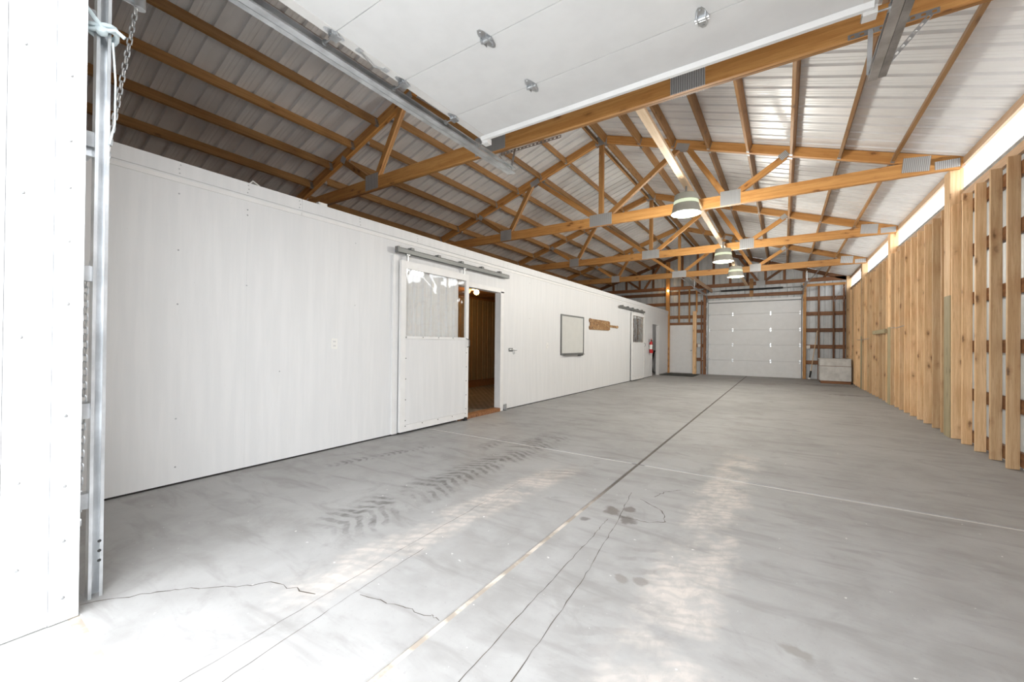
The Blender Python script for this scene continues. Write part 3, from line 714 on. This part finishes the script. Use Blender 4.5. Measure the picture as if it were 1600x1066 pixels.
# far overhead door
YD = YB-.05
d2 = empty('door_2', (-1.02, YD, 0), 'closed white sectional overhead door in the back wall', kind='structure')
zs = [0, .614, 1.237, 1.835, 2.470, 3.06]
for a, b in zip(zs, zs[1:]): MB().box(-2.60, .555, YD, YD+.04, a+.004, b-.004).build('door_section', M_['doorskin'], d2)
Rh = Matrix.Rotation(math.pi/2, 4, 'X')
for z in zs[1:-1]:
    for x in (-2.56, -1.71, -.415, .515): inst('hinge', HG, d2, T((x, YD-.001, z)) @ Rh)
MB().box(-2.60, .555, YD-.035, YD-.002, 2.985, 3.055).build('strut', M_['doorskin'], d2)
MB().box(-2.60, .555, YD-.012, YD-.001, 2.94, 2.972).build('strut', M_['darkmetal'], d2)
def far_track(x, side, label):
    r = empty('door_track', (x, YD-.05, 0), label, 'door track', 'rails of the closed overhead door')
    MB().box(x-.02, x+.02, YD-.06, YD-.055, 0, 3.0).box(x-side*.02-.002, x-side*.02+.002, YD-.08, YD-.01, 0, 3.0).build('vertical_rail', M_['galvdark'], r)
    for z in (.28, .93, 1.58, 2.22, 2.8): MB().box(x-side*.06-.03, x-side*.06+.03, YD-.09, YD-.03, z-.035, z+.035).build('bracket', M_['plastic'], r)
    MB().tube([(x, YD-.06, 3.0), (x, YD-.12, 3.15), (x, YD-.30, 3.24), (x, YD-.5, 3.25)], .025, 6).build('curved_rail', M_['galvdark'], r)
    MB().prism(chan(-side, 0, 0), (x, 15.6, 3.25), (x, YD-.45, 3.25)).build('horizontal_rail', M_['galv'], r)
    MB().bar((x, 15.65, 3.25), (x, 15.65, 3.56), .004, .03, (1, 0, 0)).build('hanger_drop', M_['galv'], r)
    MB().bar((x, 16.4, 3.25), (x-side*.35, 15.1, 3.56), .004, .03, (1, 0, 0)).build('hanger_brace', M_['galv'], r)
    return r
far_track(-2.645, 1, 'galvanised rail along the left edge of the closed back door')
far_track(.60, -1, 'galvanised rail along the right edge of the closed back door')
sp_ = empty('torsion_spring', (-1.05, YB-.21, 3.4), 'black torsion spring on a steel shaft above the closed back door', 'spring')
MB().tube([(-2.66, YB-.21, 3.42), (.62, YB-.21, 3.42)], .014, 8).build('shaft', M_['galvdark'], sp_)
MB().lathe((-2.13, YB-.21, 3.42), [(.03, 0), (.034, .01)]+[(.034+.003*(i % 2), .02+i*.03) for i in range(69)]+[(.034, 2.10), (.03, 2.11)], 10, (1, 0, 0)).build('coil', M_['black'], sp_, True)
for x in (-2.60, .56): MB().lathe((x-.02, YB-.21, 3.42), [(.05, 0), (.06, .005), (.05, .02), (.05, .03), (.06, .04), (.05, .045)], 14, (1, 0, 0)).build('cable_drum', M_['darkmetal'], sp_)
# plank that carries the far rail
tag(beam('ceiling_brace', (-2.45, YB-.2, 3.44), (-2.75, 15.15, 3.65), .03, .14, 'eave', None), 'long brown board running from the far truss to above the back door', 'board')

# man door
d3 = empty('door_3', (-3.67, YD, 0), 'plain white walk door in the back left corner', kind='structure')
MB().box(-4.12, -3.20, YD, YD+.035, .02, 2.05).build('door_leaf', M_['doorskin'], d3)
for x0, x1, z0, z1 in ((-4.135, -4.122, 0, 2.062), (-3.198, -3.18, 0, 2.062), (-4.135, -3.18, 2.052, 2.065)): MB().box(x0, x1, YD-.012, YD+.036, z0, z1).build('door_frame', M_['trim'], d3)
MB().lathe((-3.265, YD-.001, .98), [(.028, 0), (.028, .006), (.012, .012), (.012, .03), (.025, .036), (.028, .05), (.018, .062)], 14, (0, -1, 0)).build('door_knob', M_['galvdark'], d3, True)
mt = MB().box(-4.10, -2.86, 16.75, 18.25, .0005, .012).build('floor_mat', M_['mat'])
tag(mt, 'dark flat door mat on the concrete before the back walk door', 'mat')

# ------------------------------------------------------------------ sliding stall doors
def stall_track(name, y0, y1, z, label):
    r = empty(name, (XL+.05, (y0+y1)/2, z), label, 'door rail', 'sliding door rails on the white wall')
    prof = [(-.024, -.030), (-.010, -.030), (-.010, -.025), (-.020, -.022), (-.021, .02), (-.012, .029), (.012, .029), (.021, .02), (.020, -.022), (.010, -.025), (.010, -.030), (.024, -.030), (.026, .022), (.014, .034), (-.014, .034), (-.026, .022)]
    MB().prism(prof, (XL+.062, y0, z), (XL+.062, y1, z)).build('box_rail', M_['darkmetal'], r)
    MB().box(XL+.032, XL+.092, y0-.015, y0+.012, z-.035, z+.04).build('end_stop', M_['darkmetal'], r)
    n = max(3, round((y1-y0)/.6)+1)
    for i in range(n):
        yy = y0+.25+(y1-y0-.5)*i/(n-1)
        MB().prism([(-.035, -.02), (.035, -.02), (.022, .03), (-.022, .03)], (XL+.001, yy, z+.035), (XL+.075, yy, z+.035)).build('rail_bracket', M_['darkmetal'], r)
    return r
stall_track('sliding_rail', 3.52, 6.05, 2.395, 'long grey box rail above the open stall doorway')
stall_track('sliding_rail', 12.1, 14.68, 2.36, 'grey box rail above the far closed stall door')

def stall_door(y0, y1, label, zrail, far=False):
    xb, xf = XL+.040, XL+.078
    r = empty('stall_door', (xf, (y0+y1)/2, .02), label, 'sliding door', 'white sliding stall doors')
    z0, z1, zm = .035, 2.27, 1.285
    MB().box(xb, xf, y0, y0+.085, z0, z1).build('stile', M_['trim'], r)
    MB().box(xb, xf, y1-.065, y1, z0, z1).build('stile', M_['trim'], r)
    MB().box(xb, xf, y0+.085, y1-.065, z1-.10, z1).build('top_rail', M_['trim'], r)
    MB().box(xb, xf, y0+.085, y1-.065, zm-.035, zm).build('middle_rail', M_['trim'], r)
    MB().box(xb, xf, y0+.085, y1-.065, z0, z0+.085).build('bottom_rail', M_['trim'], r)
    MB().box(xb+.004, xf-.006, y0+.087, y1-.067, z0+.087, zm-.037).build('lower_panel', M_['ply'], r)
    MB().box(xb+.018, xb+.021, y0+.085, y1-.065, zm, z1-.10).build('window_pane', M_['pane'], r)
    if far:
        n = 7
        for i in range(n):
            yy = y0+.085+(y1-y0-.15)*(i+.5)/n; MB().tube([(xb+.006, yy, zm), (xb+.006, yy, z1-.10)], .009, 6).build('window_bar', M_['galvdark'], r)
    me = MB().lathe((0, 0, 0), [(.008, 0), (.007, .003), (.003, .004)], 8, (1, 0, 0)).mesh('screw', M_['darkmetal'])
    P = [(y0+.09, zm-.02-(zm-.2)*i/4) for i in range(5)]+[(y1-.05, zm-.02-(zm-.2)*i/5) for i in range(6)]
    P += [(y0+.09+(y1-y0-.15)*i/4, zm-.012) for i in range(5)]+[(y0+.09+(y1-y0-.15)*i/4, z0+.07) for i in range(5)]
    for yy, zz in P: inst('screw', me, r, T((xf, yy, zz)))
    for yy in (y0+.12, y1-.10):
        MB().bar((XL+.062, yy, z1-.05), (XL+.062, yy, zrail-.035), .012, .03, (0, 1, 0)).box(XL+.05, XL+.075, yy-.03, yy+.03, zrail-.05, zrail-.034).build('trolley', M_['galvdark'], r)
    MB().tube([(xf, y1-.03, zm-.02), (xf+.03, y1-.02, zm-.04), (xf+.03, y1-.02, zm-.13), (xf, y1-.03, zm-.15)], .008, 8).build('pull_handle', M_['darkmetal'], r)
    return r
stall_door(3.575, 4.935, 'white sliding door with clear ribbed window slid left of the open doorway', 2.395)
stall_door(13.25, 14.66, 'closed white sliding door with barred window at the far end of the wall', 2.36, True)
g1 = MB().box(XL+.03, XL+.10, 4.83, 4.90, 0, .012).box(XL+.082, XL+.10, 4.84, 4.89, .012, .05).lathe((XL+.07, 4.865, .012), [(.02, 0), (.02, .02)], 12)
tag(g1.build('floor_guide', M_['black']), 'black roller guide on the floor under the slid stall door', 'door guide')
g2 = MB().box(XL+.018, XL+.024, 6.0, 6.09, 0.002, .11).box(XL+.024, XL+.07, 6.0, 6.005, .002, .10).box(XL+.024, XL+.07, 6.0, 6.09, .002, .008)
tag(g2.build('wall_guide', M_['galvdark']), 'small grey metal guide at the foot of the open doorway casing', 'door guide')

# stall flood lamp
fl = empty('flood_lamp', (-6.0, 7.3, 2.45), 'twin flood lamp with one lit bulb under the stall ceiling', 'lamp')
MB().lathe((-6.0, 7.35, 2.46), [(.05, 0), (.05, -.025), (.03, -.03)], 14).build('mount', M_['plastic'], fl)
MB().lathe((-6.02, 7.26, 2.44), [(.018, 0), (.02, .04), (.05, .10), (.055, .12), (.02, .125)], 16, (.3, -.8, -.4)).build('flood_bulb', M_['bulboff'], fl, True)
MB().lathe((-5.98, 7.44, 2.43), [(.018, 0), (.02, .03), (.05, .07), (.062, .10), (.055, .125), (.03, .145), (.005, .15)], 16, (.45, -.45, -.35)).build('flood_bulb', M_['bulb'], fl, True)
pl = bpy.data.lights.new('stall_bulb_light', 'POINT'); pl.energy = 42; pl.color = (1, .62, .25); pl.shadow_soft_size = .06
put(bpy.data.objects.new('stall_bulb_light', pl), fl, T((-5.85, 7.25, 2.30)))
rl = empty('added_room_lamp', (-5.3, 17.4, 2.40), 'added unseen ceiling lamp inside the far side room', 'lamp')  # unseen lamp added to brighten the side room
MB().lathe((-5.3, 17.4, 2.40), [(.12, 0), (.12, -.02), (.10, -.06), (.05, -.08)], 16).build('shade', M_['plastic'], rl)
pl = bpy.data.lights.new('added_room_light', 'POINT'); pl.energy = 7; pl.color = (1, .95, .9); pl.shadow_soft_size = .08
put(bpy.data.objects.new('added_room_light', pl), rl, T((-5.3, 17.4, 2.25)))
tag(MB().bar((-4.75, 17.75, .01), (-4.75, 18.45, .95), .05, .06).bar((-4.75, 18.25, .02), (-4.75, 17.65, .95), .05, .05).bar((-4.75, 17.7, .93), (-4.75, 18.5, .93), .25, .03).build('folding_stand', M_['black']),
    'black folding stand with crossed legs just inside the side room', 'stand')

# ------------------------------------------------------------------ things on the left wall
def wall_plate(name, y, z, wd, ht, label, cat, outlet):
    r = empty(name, (XL, y, z-ht/2), label, cat)
    MB().box(XL, XL+.006, y-wd/2, y+wd/2, z-ht/2, z+ht/2).build('cover_plate', M_['plastic'], r)
    if outlet:
        for dz in (.024, -.024):
            f = MB().box(XL+.006, XL+.009, y-.017, y+.017, z+dz-.015, z+dz+.015).build('receptacle', M_['trim'], r)
            MB().box(XL+.0085, XL+.0096, y-.009, y-.006, z+dz-.006, z+dz+.006).box(XL+.0085, XL+.0096, y+.006, y+.009, z+dz-.006, z+dz+.006).build('slot', M_['dark'], f)
    else: MB().box(XL+.006, XL+.016, y-.008, y+.008, z-.018, z+.016).build('toggle', M_['trim'], r)
    return r
wall_plate('power_outlet', 2.689, 1.18, .075, .118, 'white double power outlet on the plywood left of the sliding door', 'outlet', True)
wall_plate('light_switch', 7.63, 1.167, .075, .118, 'white light switch left of the whiteboard', 'switch', False)
lt = empty('door_latch', (XL, 6.26, 1.08), 'grey metal latch on the wall right of the open doorway', 'latch')
MB().box(XL, XL+.012, 6.17, 6.30, 1.055, 1.115).build('latch_plate', M_['darkmetal'], lt)
MB().tube([(XL+.016, 6.18, 1.09), (XL+.016, 6.42, 1.085)], .011, 8).build('bolt', M_['galv'], lt)
MB().tube([(XL+.014, 6.30, 1.06), (XL+.014, 6.30, 1.02), (XL+.014, 6.33, 1.0), (XL+.014, 6.35, 1.02), (XL+.014, 6.33, 1.06)], .005, 6).build('padlock_loop', M_['galv'], lt)

wbd = empty('whiteboard', (XL, 8.87, .95), 'whiteboard in a dark grey frame hung on the white wall', 'whiteboard')
MB().box(XL+.004, XL+.014, 8.27, 9.48, .98, 1.86).build('writing_surface', M_['board'], wbd)
for r in ((8.245, 8.285, .955, 1.88), (9.465, 9.505, .955, 1.88), (8.285, 9.465, 1.845, 1.88), (8.285, 9.465, .955, .99)): MB().box(XL+.001, XL+.022, *r).build('frame_bar', M_['darkmetal'], wbd)
MB().box(XL+.022, XL+.075, 8.35, 9.42, .945, .957).box(XL+.07, XL+.076, 8.35, 9.42, .945, .967).build('pen_tray', M_['darkmetal'], wbd)
MB().box(XL+.03, XL+.07, 9.12, 9.36, .925, .945).build('eraser', M_['black'], wbd)

sg = empty('carved_sign', (XL, 10.6, 1.59), 'brown carved wooden paddle shaped board with handle on the wall', 'sign')
def extr(P, x0, x1): 
    n = len(P); m = MB(); m.add([(x0, a, b) for a, b in P]+[(x1, a, b) for a, b in P], [tuple(range(n))[::-1], tuple(range(n, 2*n))]+[(i, (i+1) % n, n+(i+1) % n, n+i) for i in range(n)]); return m
body = [(9.84, 1.63), (9.88, 1.585), (9.96, 1.59), (11.24, 1.60), (11.33, 1.63), (11.33, 1.83), (11.26, 1.865), (9.96, 1.868), (9.88, 1.875), (9.84, 1.84), (9.86, 1.79), (9.91, 1.76), (9.91, 1.70), (9.86, 1.67)]
extr(body, XL+.002, XL+.026).build('blade', M_['carved'], sg)
extr([(11.33, 1.70), (11.90, 1.695), (11.99, 1.69), (12.04, 1.71), (12.04, 1.745), (11.99, 1.77), (11.90, 1.76), (11.33, 1.76)], XL+.003, XL+.025).build('handle', M_['carved'], sg)
fe = empty('fire_extinguisher', (XL+.09, 15.5, .9), 'red fire extinguisher hung on the wall beside the side room doorway', 'extinguisher')
MB().lathe((XL+.09, 15.5, .90), [(.055, 0), (.068, .02), (.068, .36), (.055, .40), (.025, .43), (.02, .45)], 18).build('cylinder', M_['red'], fe, True)
MB().lathe((XL+.09, 15.5, 1.04), [(.0695, 0), (.0695, .17)], 18).build('paper_label', M_['plastic'], fe, True)
MB().box(XL+.07, XL+.11, 15.48, 15.52, 1.345, 1.39).build('valve', M_['black'], fe)
MB().bar((XL+.09, 15.44, 1.40), (XL+.09, 15.60, 1.43), .02, .012).bar((XL+.09, 15.44, 1.385), (XL+.09, 15.58, 1.375), .02, .01).build('lever', M_['red'], fe)
MB().tube([(XL+.11, 15.48, 1.37), (XL+.16, 15.44, 1.34), (XL+.17, 15.43, 1.2), (XL+.165, 15.43, 1.0)], .011, 8).build('hose', M_['black'], fe)
MB().box(XL, XL+.022, 15.46, 15.54, 1.1, 1.42).build('wall_hook', M_['galvdark'], fe)
tag(MB().box(XL-.07, XL-.02, 2.50, 2.60, 2.672, 2.722).box(XL-.02, XL-.012, 2.51, 2.59, 2.68, 2.716).build('junction_box', M_['plastic']), 'small pale box sitting on top of the white wall near the truss end', 'box')
tag(MB().tube([(XL-.02, 1.80, 2.676), (XL-.02, 1.84, 2.72), (XL-.02, 1.90, 2.69)], .007, 6).build('wire_scrap', M_['plastic']), 'bent white wire scrap on top of the wall', 'wire')

# ------------------------------------------------------------------ hanging lamps
def barn_lamp(x, y, z, label):
    r = empty('hanging_lamp', (x, y, z), label, 'lamp', 'hanging barn lamps')
    def ring(nm, prof, mat): MB().lathe((x, y, z), prof, 32).build(nm, M_[mat], r, True)
    ring('reflector_rim', [(.196, .0), (.208, .0), (.210, .012), (.200, .035), (.178, .135), (.170, .135), (.190, .03)], 'lampgrey')
    ring('light_band', [(.1775, .135), (.1715, .185), (.166, .185), (.170, .135)], 'lens')
    ring('housing', [(.1715, .185), (.163, .275), (.150, .285), (.02, .288)], 'lampgrey')
    ring('lens', [(.194, .006), (.186, -.008), (.10, -.018), (.002, -.020)], 'lens')
    MB().tube([(x, y, z+.285), (x, y, ZC+.006)], .014, 8).build('stem', M_['galvdark'], r)
    l = bpy.data.lights.new('lamp_light', 'POINT'); l.energy = 170; l.color = (1, .98, .90); l.shadow_soft_size = .16
    put(bpy.data.objects.new('lamp_light', l), r, T((x, y, z-.20)))
    return r
barn_lamp(-1.215, 6.46, 3.155, 'nearest lit grey barn lamp under the pale strut')
barn_lamp(-1.15, 10.35, 3.11, 'middle lit grey barn lamp, between the nearest and the farthest lamp in size')
barn_lamp(-1.13, 13.0, 3.14, 'farthest and smallest lit grey barn lamp')
bu = empty('bare_bulb', (-4.17, 18.49, 3.53), 'small glowing warm bulb on the back left corner post', 'bulb')
MB().lathe((-4.17, 18.497, 3.55), [(.03, 0), (.03, .03), (.02, .035)], 12, (0, -1, 0)).build('socket', M_['plastic'], bu)
MB().lathe((-4.17, 18.467, 3.55), [(.014, 0), (.03, .02), (.045, .05), (.04, .075), (.02, .092), (.003, .095)], 16, (0, -1, 0)).build('bulb_glass', M_['bulb'], bu, True)
pl = bpy.data.lights.new('bulb_light', 'POINT'); pl.energy = 1.5; pl.color = (1, .72, .4); pl.shadow_soft_size = .05
put(bpy.data.objects.new('bulb_light', pl), bu, T((-4.17, 18.30, 3.55)))

# ------------------------------------------------------------------ back corner things
ch = empty('feed_chest', (1.42, 17.0, 0), 'worn white wooden feed chest with sloped lid in the back right corner', 'chest')
cx0, cx1, cy0, cy1 = 1.0, 1.80, 16.75, 17.45
beam('skid', (cx0+.02, cy0+.05, .045), (cx1-.01, cy0+.05, .045), .06, .088, 'girt', ch); beam('skid', (cx0+.02, cy1-.05, .045), (cx1-.01, cy1-.05, .045), .06, .088, 'girt', ch)
MB().box(cx0, cx1, cy0, cy1, .09, .56).build('body', M_['crate'], ch)
vs = [(cx0, cy0+.01, .575), (cx1, cy0+.01, .575), (cx1, cy1, .575), (cx0, cy1, .575), (cx0+.0, cy0+.07, .78), (cx1, cy0+.07, .78), (cx1, cy1, .78), (cx0, cy1, .78)]
MB().add(vs, [(3, 2, 1, 0), (4, 5, 6, 7), (0, 1, 5, 4), (1, 2, 6, 5), (2, 3, 7, 6), (3, 0, 4, 7)]).build('front_flap', M_['crate'], ch)
MB().box(cx0-.01, cx1+.005, cy0+.06, cy1, .782, .81).build('lid', M_['crate'], ch)
MB().box(cx0+.01, cx1-.01, cy0+.02, cy1-.02, .56, .575).build('seam_board', M_['girt'], ch)
fk = empty('leaning_pole', (.82, 18.4, 0), 'pale pole with black lower end and white tip leaning on the back wall', 'pole')
MB().tube([(.835, 18.38, .30), (1.03, 18.53, 1.78)], .014, 8).build('shaft', M_['brace'], fk)
MB().tube([(.80, 18.36, .06), (.835, 18.38, .31)], .028, 8).build('grip', M_['black'], fk)
MB().lathe((.795, 18.355, .01), [(.04, 0), (.045, .02), (.04, .05), (.02, .06)], 12).build('end_cap', M_['plastic'], fk)
for nm, x, z, lab, dark in (('outlet_box', -2.95, 1.19, 'white outlet box on the girt right of the walk door, upper one', False), ('outlet_box', -2.79, .66, 'white outlet box with dark socket low on the girt beside the back door', True), ('outlet_box', .76, 1.18, 'white outlet box on the girt right of the closed back door', False)):
    r = empty(nm, (x, YB-.08, z-.05), lab, 'outlet')
    MB().box(x-.055, x+.055, YB-.10, YB-.045, z-.06, z+.06).build('box', M_['plastic'], r)
    MB().box(x-.02, x+.02, YB-.104, YB-.10, z-.025, z+.025).build('socket', M_['black' if dark else 'trim'], r)
    if dark: MB().tube([(x, YB-.10, z+.04), (x+.01, YB-.13, z+.14), (x+.05, YB-.15, z+.25), (x+.09, YB-.15, z+.34)], .010, 6).build('power_cord', M_['black'], r)
dc = MB().tube([(1.79, YB-.13, 3.35), (1.62, YB-.12, 3.1), (1.50, YB-.12, 2.85), (1.62, YB-.12, 2.72), (1.76, YB-.12, 2.80), (1.80, YB-.13, 2.98)], .007, 6)
tag(dc.build('hanging_wire', M_['galv']), 'loose loop of pale wire on the studs above the feed chest', 'wire')

# ------------------------------------------------------------------ chain hoist, rope
def link_mesh():
    m = MB(); P = []
    for i in range(12):
        t = 2*math.pi*i/12; c, s = math.cos(t), math.sin(t)
        P.append((s*.0075, 0, c*.0075+(.0085 if c > .01 else -.0085 if c < -.01 else 0)))
    m.tube(P, .0026, 6, True); return m.mesh('link', M_['galv'], True)
LK = link_mesh()
def chain(label, pts, sc=1.0):
    r = empty('pull_chain', pts[-1], label, 'chain', 'chains of the door hoist')
    P = [Vector(p) for p in pts]; seg = [(b-a).length for a, b in zip(P, P[1:])]; L = sum(seg); step = .0262*sc; n = int(L/step)
    for i in range(n):
        d = (i+.5)*step; j = 0
        while j < len(seg)-1 and d > seg[j]: d -= seg[j]; j += 1
        a, b = P[j], P[j+1]; p = a+(b-a)*(d/seg[j]); z = (b-a).normalized()
        q = Vector((0, 0, 1)).rotation_difference(z).to_matrix().to_4x4()
        inst('link', LK, r, T(p) @ q @ Matrix.Rotation(math.pi/2*(i % 2)+.6, 4, 'Z') @ Matrix.Scale(sc, 4))
    return r
chain('bright steel chain slanting down from the hoist guide behind the jamb rail', [(-2.98, .70, 3.03), (-2.98, .60, 2.22), (-2.98, .565, 1.75), (-2.98, .535, 1.50)], 1.4)
chain('steel chain hanging tight against the white jamb, above the bracket', [(-2.75, .452, 3.0), (-2.75, .452, 2.16)], 1.1)
chain('darker doubled chain hanging low between the white jamb and the rail', [(-2.80, .490, 1.55), (-2.80, .492, 1.2), (-2.80, .490, .84), (-2.80, .478, .28)], 1.25)
gd = empty('chain_guide', (-2.98, .71, 3.05), 'galvanised chain guide tube on an angle above the slanting chain', 'chain guide')
MB().lathe((-2.98, .715, 3.035), [(.022, 0), (.026, 0), (.026, .30), (.022, .30), (.020, .01)], 18).build('guide_tube', M_['galv'], gd, True)
MB().box(-3.02, -2.96, .60, .70, 3.075, 3.09).box(-3.02, -3.01, .46, .72, 3.06, 3.10).build('guide_arm', M_['galv'], gd)
gm = MB().box(-2.83, -2.76, YF+.002, .515, .83, .90)
tag(gm.build('chain_keeper', M_['galvdark']), 'small grey keeper holding the low chain beside the rail', 'bracket')
jb = MB().box(-2.80, -2.71, .441, .49, 2.06, 2.15)
tag(jb.build('jamb_bracket', M_['galv']), 'pale metal bracket between jamb and rail at mid height of the chain', 'bracket')
rp_ = empty('tied_rope', (-2.68, .51, 2.62), 'frayed pale blue rope knotted round the jamb rail', 'rope')
c0 = Vector((-2.68, .51, 2.66)); loop = [c0+Vector((.052*math.cos(t), .052*math.sin(t), .012*math.sin(2*t))) for t in [i*math.pi/8 for i in range(16)]]
MB().tube(loop, .010, 8, True).build('loop', M_['rope'], rp_, True)
MB().tube([v+Vector((0, 0, -.022)) for v in loop], .009, 8, True).build('loop', M_['rope'], rp_, True)
MB().lathe((-2.635, .50, 2.63), [(.006, -.02), (.02, -.012), (.024, 0), (.02, .012), (.006, .02)], 10, (.7, -.3, .3)).build('knot', M_['rope'], rp_, True)
MB().tube([(-2.63, .50, 2.645), (-2.62, .47, 2.672), (-2.61, .445, 2.695)], .009, 8).build('tail', M_['rope'], rp_, True)
MB().tube([(-2.63, .51, 2.635), (-2.615, .545, 2.65), (-2.61, .575, 2.63)], .009, 8).build('tail', M_['rope'], rp_, True)
MB().tube([(-2.64, .54, 2.60), (-2.635, .55, 2.42), (-2.637, .55, 2.22), (-2.645, .535, 2.12)], .004, 6).build('tail', M_['rope'], rp_, True)
